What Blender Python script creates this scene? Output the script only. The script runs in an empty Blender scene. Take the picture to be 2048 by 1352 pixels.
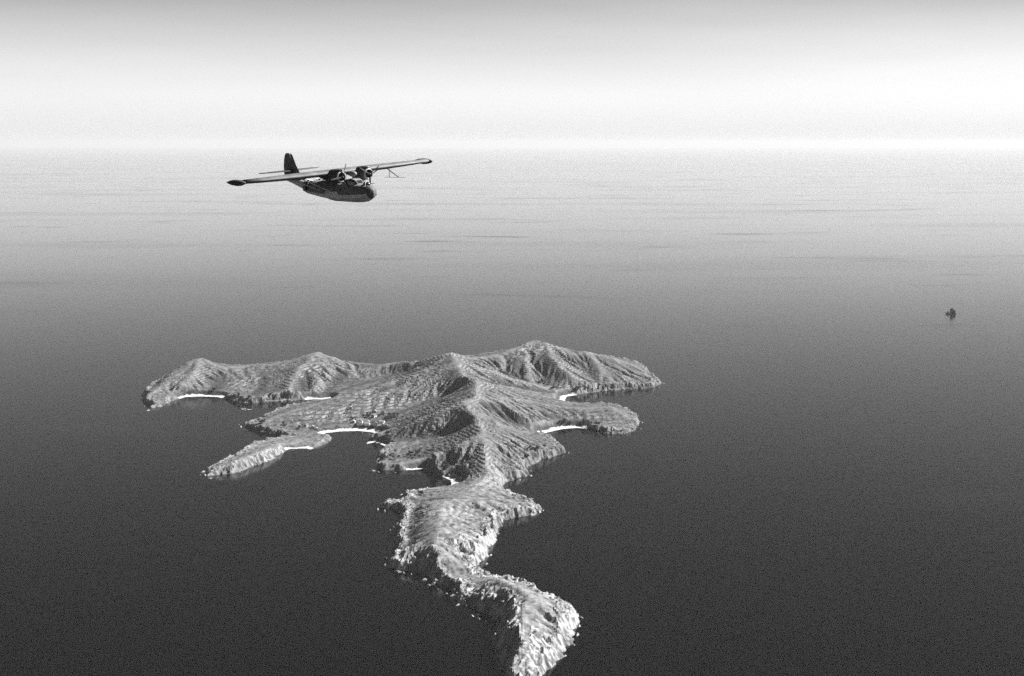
import bpy, math, random
import numpy as np
from mathutils import Vector, Matrix

SC = bpy.context.scene
COL = SC.collection
random.seed(7)
RNG = np.random.default_rng(11)

# ------------------------------------------------------------------ camera, sky, sun, exposure
CAM_H = 600.0                     # metres above the sea
FPX = 2844.0                      # focal length in pixels of the 2048-wide photograph (50 mm lens)
TILT = math.atan((676 - 285) / FPX)
cam = bpy.data.cameras.new('camera')
cam.lens = FPX / 2048 * 36.0
cam.sensor_width = 36.0
cam.clip_start = 1.0
cam.clip_end = 400000.0
cam_o = bpy.data.objects.new('camera', cam)
COL.objects.link(cam_o)
cam_o.location = (0, 0, CAM_H)
cam_o.rotation_euler = (math.pi / 2 - TILT, 0, 0)
SC.camera = cam_o

SUN_EL = math.radians(40)
SUN_DIR = Vector((math.cos(SUN_EL) * 0.95, math.cos(SUN_EL) * 0.31, math.sin(SUN_EL))).normalized()

world = bpy.data.worlds.new('World')
SC.world = world
world.use_nodes = True
wn, wl = world.node_tree.nodes, world.node_tree.links
wn.clear()
w_out = wn.new('ShaderNodeOutputWorld')
w_bg = wn.new('ShaderNodeBackground')
w_sky = wn.new('ShaderNodeTexSky')
w_sky.sky_type = 'NISHITA'
w_sky.sun_disc = False
w_sky.sun_elevation = SUN_EL
w_sky.sun_rotation = math.atan2(SUN_DIR.x, SUN_DIR.y)
w_sky.altitude = 0
w_sky.air_density = 1.0
w_sky.dust_density = 1.2
w_bw = wn.new('ShaderNodeRGBToBW')            # black-and-white film
w_co = wn.new('ShaderNodeTexCoord')
w_sep = wn.new('ShaderNodeSeparateXYZ')
wl.new(w_co.outputs['Generated'], w_sep.inputs[0])
# thin grey stratus that starts a few degrees above the hazy horizon, all round the sky
w_map = wn.new('ShaderNodeMapping')
w_map.inputs['Scale'].default_value = (1.3, 1.3, 11.0)
wl.new(w_co.outputs['Generated'], w_map.inputs['Vector'])
w_n = wn.new('ShaderNodeTexNoise')
w_n.inputs['Scale'].default_value = 2.3
w_n.inputs['Detail'].default_value = 5.0
w_n.inputs['Roughness'].default_value = 0.5
wl.new(w_map.outputs[0], w_n.inputs['Vector'])
w_off = wn.new('ShaderNodeMath'); w_off.operation = 'MULTIPLY_ADD'
wl.new(w_n.outputs['Fac'], w_off.inputs[0]); w_off.inputs[1].default_value = 0.045
wl.new(w_sep.outputs['Z'], w_off.inputs[2])
w_r = wn.new('ShaderNodeMapRange'); w_r.interpolation_type = 'SMOOTHSTEP'
wl.new(w_off.outputs[0], w_r.inputs['Value'])
w_r.inputs['From Min'].default_value = 0.02
w_r.inputs['From Max'].default_value = 0.155
w_r.inputs['To Min'].default_value = 0.43
w_r.inputs['To Max'].default_value = 0.10
w_mul = wn.new('ShaderNodeMath'); w_mul.operation = 'MULTIPLY'
wl.new(w_sky.outputs[0], w_bw.inputs[0])
wl.new(w_bw.outputs[0], w_mul.inputs[0])
wl.new(w_r.outputs[0], w_mul.inputs[1])
w_r2 = wn.new('ShaderNodeMapRange'); w_r2.interpolation_type = 'SMOOTHSTEP'   # added ramp: darkens the mostly unseen upper sky to keep near sea dark
wl.new(w_sep.outputs['Z'], w_r2.inputs['Value'])
w_r2.inputs['From Min'].default_value = 0.07
w_r2.inputs['From Max'].default_value = 0.28
w_r2.inputs['To Min'].default_value = 1.0
w_r2.inputs['To Max'].default_value = 0.26
w_mul2 = wn.new('ShaderNodeMath'); w_mul2.operation = 'MULTIPLY'
wl.new(w_mul.outputs[0], w_mul2.inputs[0]); wl.new(w_r2.outputs[0], w_mul2.inputs[1])
# the same sea mist, seen edge-on along the horizon all round
w_e = wn.new('ShaderNodeMath'); w_e.operation = 'MULTIPLY'; w_e.inputs[1].default_value = -1 / 0.065
wl.new(w_sep.outputs['Z'], w_e.inputs[0])
w_x = wn.new('ShaderNodeMath'); w_x.operation = 'EXPONENT'
wl.new(w_e.outputs[0], w_x.inputs[0])
w_m = wn.new('ShaderNodeMath'); w_m.operation = 'MULTIPLY'; w_m.inputs[1].default_value = 0.95; w_m.use_clamp = True
wl.new(w_x.outputs[0], w_m.inputs[0])
w_mix = wn.new('ShaderNodeMix'); w_mix.data_type = 'FLOAT'
wl.new(w_m.outputs[0], w_mix.inputs[0])
wl.new(w_mul2.outputs[0], w_mix.inputs[2])
w_mv = wn.new('ShaderNodeMapRange'); w_mv.interpolation_type = 'SMOOTHSTEP'
wl.new(w_sep.outputs['Z'], w_mv.inputs['Value'])
w_mv.inputs['From Min'].default_value = 0.0; w_mv.inputs['From Max'].default_value = 0.036
w_mv.inputs['To Min'].default_value = 2.12; w_mv.inputs['To Max'].default_value = 2.75
wl.new(w_mv.outputs[0], w_mix.inputs[3])
wl.new(w_mix.outputs[0], w_bg.inputs['Color'])
w_bg.inputs['Strength'].default_value = 0.15
wl.new(w_bg.outputs[0], w_out.inputs['Surface'])

sun = bpy.data.lights.new('sun', 'SUN')
sun.energy = 5.0
sun.angle = math.radians(0.55)
sun.color = (1, 1, 1)
sun_o = bpy.data.objects.new('sun', sun)
COL.objects.link(sun_o)
sun_o.rotation_euler = SUN_DIR.to_track_quat('Z', 'Y').to_euler()
sun_o.location = (500, 0, 900)

SC.view_settings.view_transform = 'Standard'
SC.view_settings.look = 'None'
SC.view_settings.gamma = 1.0
SC.view_settings.use_curve_mapping = False
SC.view_settings.exposure = 1.45
SC.cycles.use_denoising = False
SC.cycles.use_adaptive_sampling = False
SC.cycles.volume_bounces = 0
SC.cycles.max_bounces = 4
HAZE_DENSITY = 1.55e-5

# ------------------------------------------------------------------ helpers
CT, ST = math.cos(TILT), math.sin(TILT)


def ray(px, py):
    a = (px - 1024) / FPX
    b = (676 - py) / FPX
    return np.array([a, CT + b * ST, b * CT - ST])


def at(px, py, z):
    """world point at height z on the sight line of a photograph pixel"""
    d = ray(px, py)
    t = (z - CAM_H) / d[2]
    return np.array([d[0] * t, d[1] * t, z])


def mesh_obj(name, verts, faces, mats, parent=None, smooth=False, face_mat=None):
    me = bpy.data.meshes.new(name)
    me.from_pydata([tuple(map(float, v)) for v in verts], [], [tuple(f) for f in faces])
    if not isinstance(mats, (list, tuple)):
        mats = [mats]
    for m in mats:
        me.materials.append(m)
    if face_mat is not None:
        me.polygons.foreach_set('material_index', list(face_mat))
    if smooth:
        me.polygons.foreach_set('use_smooth', [True] * len(me.polygons))
    me.update()
    o = bpy.data.objects.new(name, me)
    COL.objects.link(o)
    if parent is not None:
        o.parent = parent
    return o


def tag(o, label=None, cat=None, group=None, kind=None):
    if label: o['label'] = label
    if cat: o['category'] = cat
    if group: o['group'] = group
    if kind: o['kind'] = kind
    return o


def empty(name, loc=(0, 0, 0), rot=(0, 0, 0)):
    o = bpy.data.objects.new(name, None)
    COL.objects.link(o)
    o.location = loc
    o.rotation_euler = rot
    o.empty_display_size = 1
    return o


def copy_tree(o, parent=None):
    c = o.copy()
    COL.objects.link(c)
    c.parent = parent
    for ch in o.children:
        copy_tree(ch, c)
    return c


class MB:
    """collects shapes for one mesh"""
    def __init__(self):
        self.v, self.f, self.m = [], [], []

    def add(self, vs, fs, mi=0):
        n = len(self.v)
        self.v += [tuple(map(float, p)) for p in vs]
        self.f += [tuple(i + n for i in f) for f in fs]
        self.m += [mi] * len(fs)
        return self

    def loft(self, rings, caps=True, mi=0, mfun=None):
        k = len(rings[0])
        vs = [p for r in rings for p in r]
        fs, ms = [], []
        for i in range(len(rings) - 1):
            for j in range(k):
                f = (i * k + j, i * k + (j + 1) % k, (i + 1) * k + (j + 1) % k, (i + 1) * k + j)
                fs.append(f)
                ms.append(mfun(np.mean([vs[q] for q in f], axis=0)) if mfun else mi)
        if caps:
            fs.append(tuple(range(k))[::-1]); ms.append(ms[0])
            fs.append(tuple((len(rings) - 1) * k + j for j in range(k))); ms.append(ms[-2])
        n = len(self.v)
        self.v += [tuple(map(float, p)) for p in vs]
        self.f += [tuple(i + n for i in f) for f in fs]
        self.m += ms
        return self

    def tube(self, p0, p1, r0, r1=None, k=10, mi=0, flat=1.0):
        r1 = r0 if r1 is None else r1
        p0, p1 = Vector(p0), Vector(p1)
        d = (p1 - p0).normalized()
        u = d.orthogonal().normalized() if abs(d.x) > 0.9 else (Vector((1, 0, 0)) - d * d.x).normalized()
        w = d.cross(u)
        rings = []
        for p, r in ((p0, r0), (p1, r1)):
            rings.append([p + u * (r * math.cos(2 * math.pi * j / k)) + w * (r * flat * math.sin(2 * math.pi * j / k)) for j in range(k)])
        return self.loft(rings, True, mi)

    def box(self, c, s, mi=0):
        x, y, z = c; a, b, h = s[0] / 2, s[1] / 2, s[2] / 2
        vs = [(x + i * a, y + j * b, z + l * h) for i in (-1, 1) for j in (-1, 1) for l in (-1, 1)]
        fs = [(0, 1, 3, 2), (4, 6, 7, 5), (0, 4, 5, 1), (2, 3, 7, 6), (0, 2, 6, 4), (1, 5, 7, 3)]
        return self.add(vs, fs, mi)

    def build(self, name, mats, parent=None, smooth=False):
        return mesh_obj(name, self.v, self.f, mats, parent, smooth, self.m)


# ---- numpy noise
_PT = RNG.permutation(256)
_PT = np.concatenate([_PT, _PT])
_GA = RNG.uniform(0, 2 * np.pi, 256)
_GX, _GY = np.cos(_GA), np.sin(_GA)


def pnoise(x, y):
    xi = np.floor(x).astype(int); yi = np.floor(y).astype(int)
    xf = x - xi; yf = y - yi
    xi &= 255; yi &= 255
    u = xf * xf * xf * (xf * (xf * 6 - 15) + 10)
    v = yf * yf * yf * (yf * (yf * 6 - 15) + 10)

    def g(ix, iy, dx, dy):
        h = _PT[_PT[ix & 255] + (iy & 255)]
        return _GX[h] * dx + _GY[h] * dy
    n00 = g(xi, yi, xf, yf); n10 = g(xi + 1, yi, xf - 1, yf)
    n01 = g(xi, yi + 1, xf, yf - 1); n11 = g(xi + 1, yi + 1, xf - 1, yf - 1)
    return ((n00 * (1 - u) + n10 * u) * (1 - v) + (n01 * (1 - u) + n11 * u) * v) * 1.5


def fbm(x, y, scale, octv=4, gain=0.5, ridged=False):
    a, s, tot, out = 1.0, 1.0 / scale, 0.0, 0
    for i in range(octv):
        n = pnoise(x * s + 17.3 * i, y * s - 9.1 * i)
        out = out + a * ((1 - 2 * np.abs(n)) if ridged else n)
        tot += a; a *= gain; s *= 2.03
    return out / tot


def sstep(a, b, x):
    t = np.clip((x - a) / (b - a), 0, 1)
    return t * t * (3 - 2 * t)


# ------------------------------------------------------------------ materials (all grey: the film is black and white)
def node_mat(name):
    m = bpy.data.materials.new(name)
    m.use_nodes = True
    nt = m.node_tree
    return m, nt, nt.nodes['Principled BSDF']


def grey_mat(name, v, rough=0.6, metal=0.0, var=0.15, scale=1.5, spec=0.4, bump=0.0):
    m, nt, b = node_mat(name)
    tc = nt.nodes.new('ShaderNodeTexCoord')
    n = nt.nodes.new('ShaderNodeTexNoise')
    n.inputs['Scale'].default_value = scale
    n.inputs['Detail'].default_value = 6
    nt.links.new(tc.outputs['Object'], n.inputs['Vector'])
    r = nt.nodes.new('ShaderNodeMapRange')
    r.inputs['From Min'].default_value = 0.3; r.inputs['From Max'].default_value = 0.7
    r.inputs['To Min'].default_value = v * (1 - var); r.inputs['To Max'].default_value = v * (1 + var)
    nt.links.new(n.outputs['Fac'], r.inputs['Value'])
    nt.links.new(r.outputs[0], b.inputs['Base Color'])
    b.inputs['Roughness'].default_value = rough
    b.inputs['Metallic'].default_value = metal
    b.inputs['Specular IOR Level'].default_value = spec
    if bump:
        bp = nt.nodes.new('ShaderNodeBump')
        bp.inputs['Strength'].default_value = bump
        nt.links.new(n.outputs['Fac'], bp.inputs['Height'])
        nt.links.new(bp.outputs[0], b.inputs['Normal'])
    return m


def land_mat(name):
    """albedo from the terrain's cover attribute of ground tone and painted relief, broken up by fine grass, soil and stone grain"""
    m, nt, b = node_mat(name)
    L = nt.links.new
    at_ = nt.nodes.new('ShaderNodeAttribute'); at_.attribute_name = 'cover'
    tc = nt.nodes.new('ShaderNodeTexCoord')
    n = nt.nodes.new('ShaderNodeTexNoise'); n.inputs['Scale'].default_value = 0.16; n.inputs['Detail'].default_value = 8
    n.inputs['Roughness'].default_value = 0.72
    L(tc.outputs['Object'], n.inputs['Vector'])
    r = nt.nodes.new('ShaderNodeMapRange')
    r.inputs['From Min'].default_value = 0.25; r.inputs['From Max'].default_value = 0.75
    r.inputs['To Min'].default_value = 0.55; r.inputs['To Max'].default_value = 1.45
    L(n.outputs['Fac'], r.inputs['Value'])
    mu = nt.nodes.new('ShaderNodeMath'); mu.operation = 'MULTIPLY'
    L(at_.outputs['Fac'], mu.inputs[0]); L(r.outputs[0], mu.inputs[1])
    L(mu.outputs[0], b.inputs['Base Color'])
    b.inputs['Roughness'].default_value = 0.95
    b.inputs['Specular IOR Level'].default_value = 0.1
    bp = nt.nodes.new('ShaderNodeBump')
    bp.inputs['Strength'].default_value = 0.7; bp.inputs['Distance'].default_value = 1.6
    L(n.outputs['Fac'], bp.inputs['Height']); L(bp.outputs[0], b.inputs['Normal'])
    return m


def sea_mat():
    m, nt, b = node_mat('sea_water')
    L = nt.links.new
    tc = nt.nodes.new('ShaderNodeTexCoord')
    b.inputs['Base Color'].default_value = (0.001, 0.001, 0.001, 1)
    b.inputs['IOR'].default_value = 1.333
    # wind lanes: long patches of rougher water
    mp = nt.nodes.new('ShaderNodeMapping')
    mp.inputs['Scale'].default_value = (1 / 1000.0, 1 / 300.0, 1)
    mp.inputs['Rotation'].default_value = (0, 0, math.radians(4))
    L(tc.outputs['Object'], mp.inputs['Vector'])
    n = nt.nodes.new('ShaderNodeTexNoise'); n.inputs['Scale'].default_value = 1.0; n.inputs['Detail'].default_value = 4
    n.inputs['Roughness'].default_value = 0.55; n.inputs['Distortion'].default_value = 0.4
    L(mp.outputs[0], n.inputs['Vector'])
    r = nt.nodes.new('ShaderNodeMapRange'); r.interpolation_type = 'SMOOTHSTEP'
    r.inputs['From Min'].default_value = 0.57; r.inputs['From Max'].default_value = 0.80
    r.inputs['To Min'].default_value = 0.10; r.inputs['To Max'].default_value = 0.22
    L(n.outputs['Fac'], r.inputs['Value'])
    mp2 = nt.nodes.new('ShaderNodeMapping'); mp2.inputs['Scale'].default_value = (1 / 3800.0, 1 / 900.0, 1)
    L(tc.outputs['Object'], mp2.inputs['Vector'])
    n2 = nt.nodes.new('ShaderNodeTexNoise'); n2.inputs['Scale'].default_value = 1.0; n2.inputs['Detail'].default_value = 4
    L(mp2.outputs[0], n2.inputs['Vector'])
    r2 = nt.nodes.new('ShaderNodeMapRange'); r2.interpolation_type = 'SMOOTHSTEP'
    r2.inputs['From Min'].default_value = 0.5; r2.inputs['From Max'].default_value = 0.66
    r2.inputs['To Min'].default_value = 0.0; r2.inputs['To Max'].default_value = 0.025
    L(n2.outputs['Fac'], r2.inputs['Value'])
    ad = nt.nodes.new('ShaderNodeMath'); ad.operation = 'ADD'
    L(r.outputs[0], ad.inputs[0]); L(r2.outputs[0], ad.inputs[1])
    L(ad.outputs[0], b.inputs['Roughness'])
    # swell and ripples
    w = nt.nodes.new('ShaderNodeTexNoise'); w.inputs['Scale'].default_value = 0.05; w.inputs['Detail'].default_value = 6
    w.inputs['Roughness'].default_value = 0.65
    L(tc.outputs['Object'], w.inputs['Vector'])
    bp = nt.nodes.new('ShaderNodeBump')
    bp.inputs['Strength'].default_value = 0.25; bp.inputs['Distance'].default_value = 0.8
    L(w.outputs['Fac'], bp.inputs['Height']); L(bp.outputs[0], b.inputs['Normal'])
    return m


M_LAND = land_mat('hill_ground')
M_SAND = grey_mat('white_sand', 0.46, 0.9, var=0.2, scale=0.06, spec=0.1)
M_SEA = sea_mat()
M_ROCK = grey_mat('shore_rock', 0.27, 0.9, var=0.35, scale=0.5, spec=0.15, bump=0.8)
M_WALL = grey_mat('limewash', 0.5, 0.9, var=0.1, scale=0.4, spec=0.1)
M_STONEW = grey_mat('stone_wall', 0.33, 0.9, var=0.2, scale=0.4, spec=0.1)
M_TILE = grey_mat('roof_tile', 0.13, 0.9, var=0.2, scale=0.8, spec=0.1)
M_THATCH = grey_mat('pale_roof', 0.28, 0.95, var=0.2, scale=0.8, spec=0.1)
M_DOOR = grey_mat('dark_wood', 0.07, 0.8, var=0.2)
M_LEAF = grey_mat('foliage', 0.065, 0.9, var=0.4, scale=0.25, spec=0.15)
M_SCRUB = grey_mat('scrub_leaf', 0.085, 0.95, var=0.4, scale=0.05, spec=0.1)
M_BARK = grey_mat('bark', 0.10, 0.95, var=0.3)

# ------------------------------------------------------------------ the sea
S = 160000.0
sea = mesh_obj('sea', [(-S, -S, 0), (S, -S, 0), (S, S, 0), (-S, S, 0)], [(0, 1, 2, 3)], M_SEA)
tag(sea, 'dark calm sea paling towards the hazy horizon', 'sea', kind='structure')

# ------------------------------------------------------------------ the island
# shoreline: photograph pixel x, y and the height of the bank or cliff standing on it
COAST = [
    (285, 789, 8), (290, 808, 8), (300, 817, 8), (322, 813, 8), (350, 801, 7), (370, 794, 2), (400, 793, 1.2), (432, 794, 1.5),
    (455, 799, 8), (480, 807, 10), (520, 805, 10), (570, 802, 9), (622, 799, 3), (640, 799, 1.2), (657, 798, 2),
    (640, 806, 5), (600, 812, 6), (560, 822, 8), (530, 834, 9), (505, 846, 6), (485, 851, 3), (510, 861, 7), (540, 867, 9), (572, 874, 7),
    (585, 875, 3), (560, 880, 6), (530, 884, 7), (505, 889, 8), (482, 905, 8), (456, 917, 8), (438, 931, 6), (413, 941, 3), (416, 953, 4),
    (440, 948, 7), (462, 949, 8), (500, 936, 9), (540, 921, 9), (562, 909, 6), (578, 898, 1.2), (612, 897, 1.2), (622, 900, 5), (650, 889, 6),
    (664, 875, 5), (648, 869, 2), (652, 866, 1.2), (680, 863, 1), (715, 862, 1), (745, 865, 1), (753, 870, 2), (738, 878, 5), (731, 888, 5), (748, 885, 1.5), (764, 890, 1.5),
    (776, 896, 3), (760, 906, 8), (754, 922, 10), (747, 938, 7), (775, 940, 9), (800, 941, 8), (824, 940, 2), (846, 938, 1.2), (860, 946, 4), (888, 955, 4),
    (900, 961, 1.2), (903, 968, 1.2), (890, 979, 6), (862, 984, 8), (835, 986, 6), (810, 989, 4), (800, 996, 4), (812, 1000, 2.4), (785, 1004, 3), (762, 1018, 2.4), (790, 1019, 3.6),
    (802, 1030, 6), (797, 1050, 7.2), (786, 1064, 6), (788, 1085, 7.2), (794, 1105, 7.2), (780, 1125, 4.8), (775, 1134, 3.6), (797, 1140, 4.8),
    (840, 1143, 7.2), (860, 1161, 8.4), (890, 1176, 7.2), (905, 1183, 6), (914, 1201, 4.8), (940, 1210, 6), (948, 1226, 7.2), (968, 1233, 8.4), (986, 1243, 8.4),
    (992, 1265, 8.4), (985, 1282, 7.2), (988, 1300, 7.2), (1002, 1320, 6), (1012, 1345, 4.8), (1020, 1372, 4.2), (1050, 1385, 4.2), (1080, 1365, 4.2),
    (1096, 1332, 6), (1120, 1311, 7.2), (1141, 1287, 7.2), (1151, 1262, 7.2), (1154, 1241, 6), (1142, 1226, 6), (1120, 1212, 7.2), (1095, 1198, 7.2), (1060, 1180, 7.2), (1020, 1164, 7.2), (985, 1155, 6),
    (962, 1150, 3), (950, 1142, 3), (962, 1130, 4.8), (968, 1118, 6), (978, 1104, 7.2), (986, 1085, 7.2), (992, 1066, 6), (1002, 1046, 5.4), (1030, 1036, 4.8), (1060, 1030, 3.6),
    (1084, 1023, 1.8), (1070, 1011, 3), (1040, 1000, 4.8), (1020, 990, 8), (1005, 984, 7), (1000, 974, 6), (1012, 965, 7), (1030, 958, 6), (1056, 950, 3), (1048, 941, 6),
    (1076, 924, 8), (1112, 913, 6), (1131, 905, 4), (1122, 895, 7), (1110, 885, 6), (1092, 878, 4), (1072, 871, 1.5), (1098, 864, 1.2), (1125, 858, 1.2), (1152, 856, 1.5), (1180, 858, 6), (1214, 868, 8),
    (1250, 868, 8), (1271, 860, 7), (1279, 848, 6), (1268, 832, 8), (1246, 816, 9), (1210, 812, 9), (1180, 812, 7), (1150, 810, 4), (1134, 807, 1.5), (1130, 800, 1.2), (1134, 793, 1.5), (1160, 789, 6), (1200, 783, 7), (1260, 778, 7),
    (1305, 775, 5), (1323, 768, 4), (1308, 757, 8), (1296, 742, 10), (1270, 728, 10), (1230, 720, 10), (1180, 716, 10), (1120, 712, 10), (1060, 712, 10), (1000, 718, 10), (940, 724, 10),
    (880, 728, 10), (820, 733, 10), (760, 741, 9), (720, 743, 9), (690, 732, 10), (640, 724, 10), (590, 727, 10), (540, 736, 9), (490, 740, 9), (445, 740, 9), (400, 736, 10), (360, 745, 9), (325, 762, 8), (298, 776, 8),
]
RIDGES = [
    [(295, 793, 14), (325, 768, 26), (345, 742, 40), (375, 724, 52), (402, 717, 56), (428, 728, 48), (445, 738, 38), (500, 731, 38), (540, 730, 40), (575, 722, 48), (606, 712, 58), (636, 705, 63), (668, 712, 58), (695, 727, 46), (712, 739, 34), (745, 737, 38), (780, 727, 48), (830, 719, 62), (870, 716, 72), (902, 704, 86)],
    [(402, 717, 56), (390, 745, 44), (362, 772, 24)],
    [(636, 705, 63), (600, 735, 52), (580, 765, 34), (575, 790, 16)],
    [(636, 705, 63), (655, 735, 48), (640, 765, 30), (630, 785, 14)],
    [(902, 704, 86), (915, 725, 88), (928, 748, 88), (956, 764, 84), (950, 793, 82), (930, 814, 76), (958, 842, 68), (962, 868, 59), (970, 900, 47), (977, 933, 34), (978, 955, 27), (945, 972, 26), (930, 990, 27.2)],
    [(902, 704, 86), (935, 716, 76), (994, 710, 72), (1030, 696, 80), (1069, 679, 90), (1095, 687, 86), (1119, 695, 80), (1143, 705, 70), (1188, 707, 62), (1237, 719, 48), (1270, 729, 36), (1298, 751, 20), (1318, 767, 7)],
    [(928, 735, 84), (982, 741, 66), (1030, 756, 46), (1073, 768, 28), (1106, 780, 12)],
    [(1002, 712, 68), (1012, 730, 56), (1030, 752, 38)],
    [(1069, 682, 88), (1055, 705, 74), (1052, 735, 52), (1066, 763, 26)],
    [(1095, 690, 84), (1105, 712, 70), (1120, 735, 52), (1164, 760, 28), (1196, 775, 14)],
    [(1188, 707, 60), (1200, 735, 40), (1228, 765, 18)],
    [(1237, 719, 46), (1250, 748, 28), (1262, 770, 12)],
    [(950, 793, 82), (985, 800, 68), (1015, 812, 56), (1045, 827, 42), (1072, 840, 28), (1092, 853, 12)],
    [(985, 800, 68), (1030, 797, 52), (1075, 804, 36), (1118, 815, 24), (1170, 817, 24), (1222, 812, 22), (1245, 825, 18), (1266, 843, 10)],
    [(930, 814, 76), (972, 832, 62), (1000, 845, 48), (1028, 857, 32), (1056, 868, 14)],
    [(965, 880, 55), (1010, 888, 42), (1055, 893, 26), (1100, 897, 14)],
    [(902, 704, 86), (868, 728, 78), (838, 745, 70), (795, 759, 57), (740, 778, 42), (690, 790, 33), (650, 802, 24), (600, 817, 20), (560, 830, 17), (528, 843, 14), (505, 850, 7)],
    [(935, 800, 81), (892, 815, 70), (866, 826, 61), (832, 840, 46), (794, 856, 28), (766, 866, 13)],
    [(961, 866, 60), (924, 881, 54), (880, 896, 43), (843, 915, 30), (800, 925, 18), (765, 930, 11)],
    [(930, 990, 27.2), (953, 997, 30.4), (990, 1003, 22.2), (1030, 1010, 12), (1062, 1019, 6)],
    [(930, 990, 27.2), (892, 1004, 33.3), (880, 1030, 37.6), (880, 1062, 39.3), (868, 1090, 35), (890, 1104, 31.6), (906, 1116, 24), (930, 1141, 9), (948, 1151, 6), (968, 1156, 8), (982, 1157, 22), (998, 1154, 34.2)],
    [(892, 1004, 33.3), (845, 1003, 25.6), (853, 1030, 32.5), (842, 1068, 30.7), (828, 1093, 28.2), (806, 1122, 12)],
    [(880, 1062, 39.3), (925, 1068, 35.9), (950, 1075, 25.6), (962, 1090, 18.8)],
    [(998, 1154, 34.2), (1030, 1168, 36.7), (1056, 1182, 38.4), (1046, 1200, 39.3), (1046, 1222, 37.6), (1047, 1248, 40.1), (1050, 1275, 35), (1043, 1310, 25.6), (1040, 1345, 15.4)],
    [(1056, 1182, 38.4), (1090, 1207, 35), (1110, 1222, 29), (1128, 1236, 18.8)],
    [(413, 946, 4), (450, 932, 12), (500, 913, 17), (545, 898, 16), (580, 888, 9), (600, 880, 4), (640, 876, 8)],
]
VALLEYS = [
    [(657, 796, 3), (700, 783, 5), (740, 773, 8), (790, 757, 18), (840, 738, 36), (872, 724, 56)],
    [(725, 853, 4), (760, 843, 7), (800, 831, 11), (850, 812, 22), (905, 787, 45), (925, 776, 62)],
    [(772, 890, 3), (810, 886, 8), (850, 882, 13), (900, 870, 30), (935, 855, 48)],
    [(900, 957, 3), (893, 940, 7), (893, 925, 12)],
    [(1128, 793, 2), (1100, 787, 9), (1060, 778, 24), (1010, 770, 44), (975, 766, 64)],
    [(1068, 868, 2.5), (1045, 856, 14), (1010, 836, 38), (975, 812, 64)],
    [(1012, 745, 46), (1030, 764, 28)], [(1030, 720, 66), (1040, 745, 42), (1050, 768, 24)],
    [(1085, 715, 66), (1090, 745, 40), (1098, 772, 14)],
    [(1160, 725, 48), (1185, 755, 24), (1215, 778, 8)],
    [(440, 752, 28), (435, 775, 12), (425, 790, 3)], [(530, 745, 30), (525, 775, 18), (500, 800, 9)],
    [(615, 745, 44), (608, 775, 22), (600, 796, 9)], [(690, 745, 32), (665, 775, 14), (650, 796, 3)],
    [(1140, 850, 6), (1120, 835, 16), (1090, 825, 26)],
]
BEACHES = [  # label, shore polyline in pixels, width in metres
    ('white sand beach at the foot of the rounded end hill', [(366, 794), (400, 793), (434, 794)], 15, 14),
    ('small white beach at the head of the long inlet', [(626, 799), (640, 799), (657, 798), (645, 804)], 15, 12 + 0),
    ('long curved white beach below the village', [(652, 866), (680, 863), (715, 862), (745, 865), (753, 869)], 20, 12),
    ('short white beach on the low rocky spit', [(580, 898), (597, 897), (612, 897)], 10, 4 + 0),
    ('narrow white beach in the cove beside the dark grove', [(746, 886), (758, 888), (766, 891)], 8, 6 + 0),
    ('little white beach between rocky shelves under the terraces', [(826, 940), (846, 938)], 8, 6 + 0),
    ('white sand beach on the isthmus below the grove', [(898, 959), (904, 967), (900, 973)], 19, 16),
    ('white beach at the head of the narrow eastern inlet', [(1146, 810), (1131, 804), (1130, 796), (1138, 792)], 15, 16),
    ('broad white beach in the bay beneath the eastern spurs', [(1074, 871), (1098, 864), (1125, 858), (1154, 856)], 17, 12),
]

coast = np.array([list(at(x, y, 0)[:2]) + [c] for x, y, c in COAST])
X0, Y0 = coast[:, 0].min() - 60, coast[:, 1].min() - 60
X1, Y1 = coast[:, 0].max() + 60, coast[:, 1].max() + 60
GC = 4.0
nx, ny = int((X1 - X0) / GC) + 1, int((Y1 - Y0) / GC) + 1
gx = X0 + np.arange(nx) * GC
gy = Y0 + np.arange(ny) * GC
XX, YY = np.meshgrid(gx, gy)           # [iy, ix]


def seg_dist(px, py, ax, ay, bx, by):
    dx, dy = bx - ax, by - ay
    t = np.clip(((px - ax) * dx + (py - ay) * dy) / (dx * dx + dy * dy + 1e-9), 0, 1)
    return np.hypot(px - ax - t * dx, py - ay - t * dy), t


# wobble the sampling position so that the straight shoreline segments turn irregular
wob = sstep(0, 1, 1.0)
WX = XX + 9 * fbm(XX, YY, 60, 3) + 5 * fbm(XX + 500, YY, 22, 2)
WY = YY + 16 * fbm(XX - 300, YY + 80, 70, 3) + 8 * fbm(XX, YY - 900, 24, 2)
bd = np.full(XX.shape, 1e9)
for _, pl, w, rad in BEACHES:
    q = [at(a, b, 0) for a, b in pl]
    for a, b in zip(q[:-1], q[1:]):
        bd = np.minimum(bd, seg_dist(XX, YY, a[0], a[1], b[0], b[1])[0] - 0.0)
bfac = sstep(25, 70, bd)
WX = XX + (WX - XX) * bfac
WY = YY + (WY - YY) * bfac
dist = np.full(XX.shape, 1e9); cval = np.zeros(XX.shape); inside = np.zeros(XX.shape, bool)
n = len(coast)
for i in range(n):
    ax, ay, ac = coast[i]; bx, by, bc = coast[(i + 1) % n]
    d, t = seg_dist(WX, WY, ax, ay, bx, by)
    m = d < dist
    dist[m] = d[m]; cval[m] = (ac + (bc - ac) * t)[m]
    if ay != by:
        c = ((ay > WY) != (by > WY)) & (WX < (bx - ax) * (WY - ay) / (by - ay) + ax)
        inside ^= c
SD = np.where(inside, dist, -dist)

fixed = ~inside
Z = np.where(inside, 0.0, cval)
ridge_d = np.full(XX.shape, 1e9)


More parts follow.
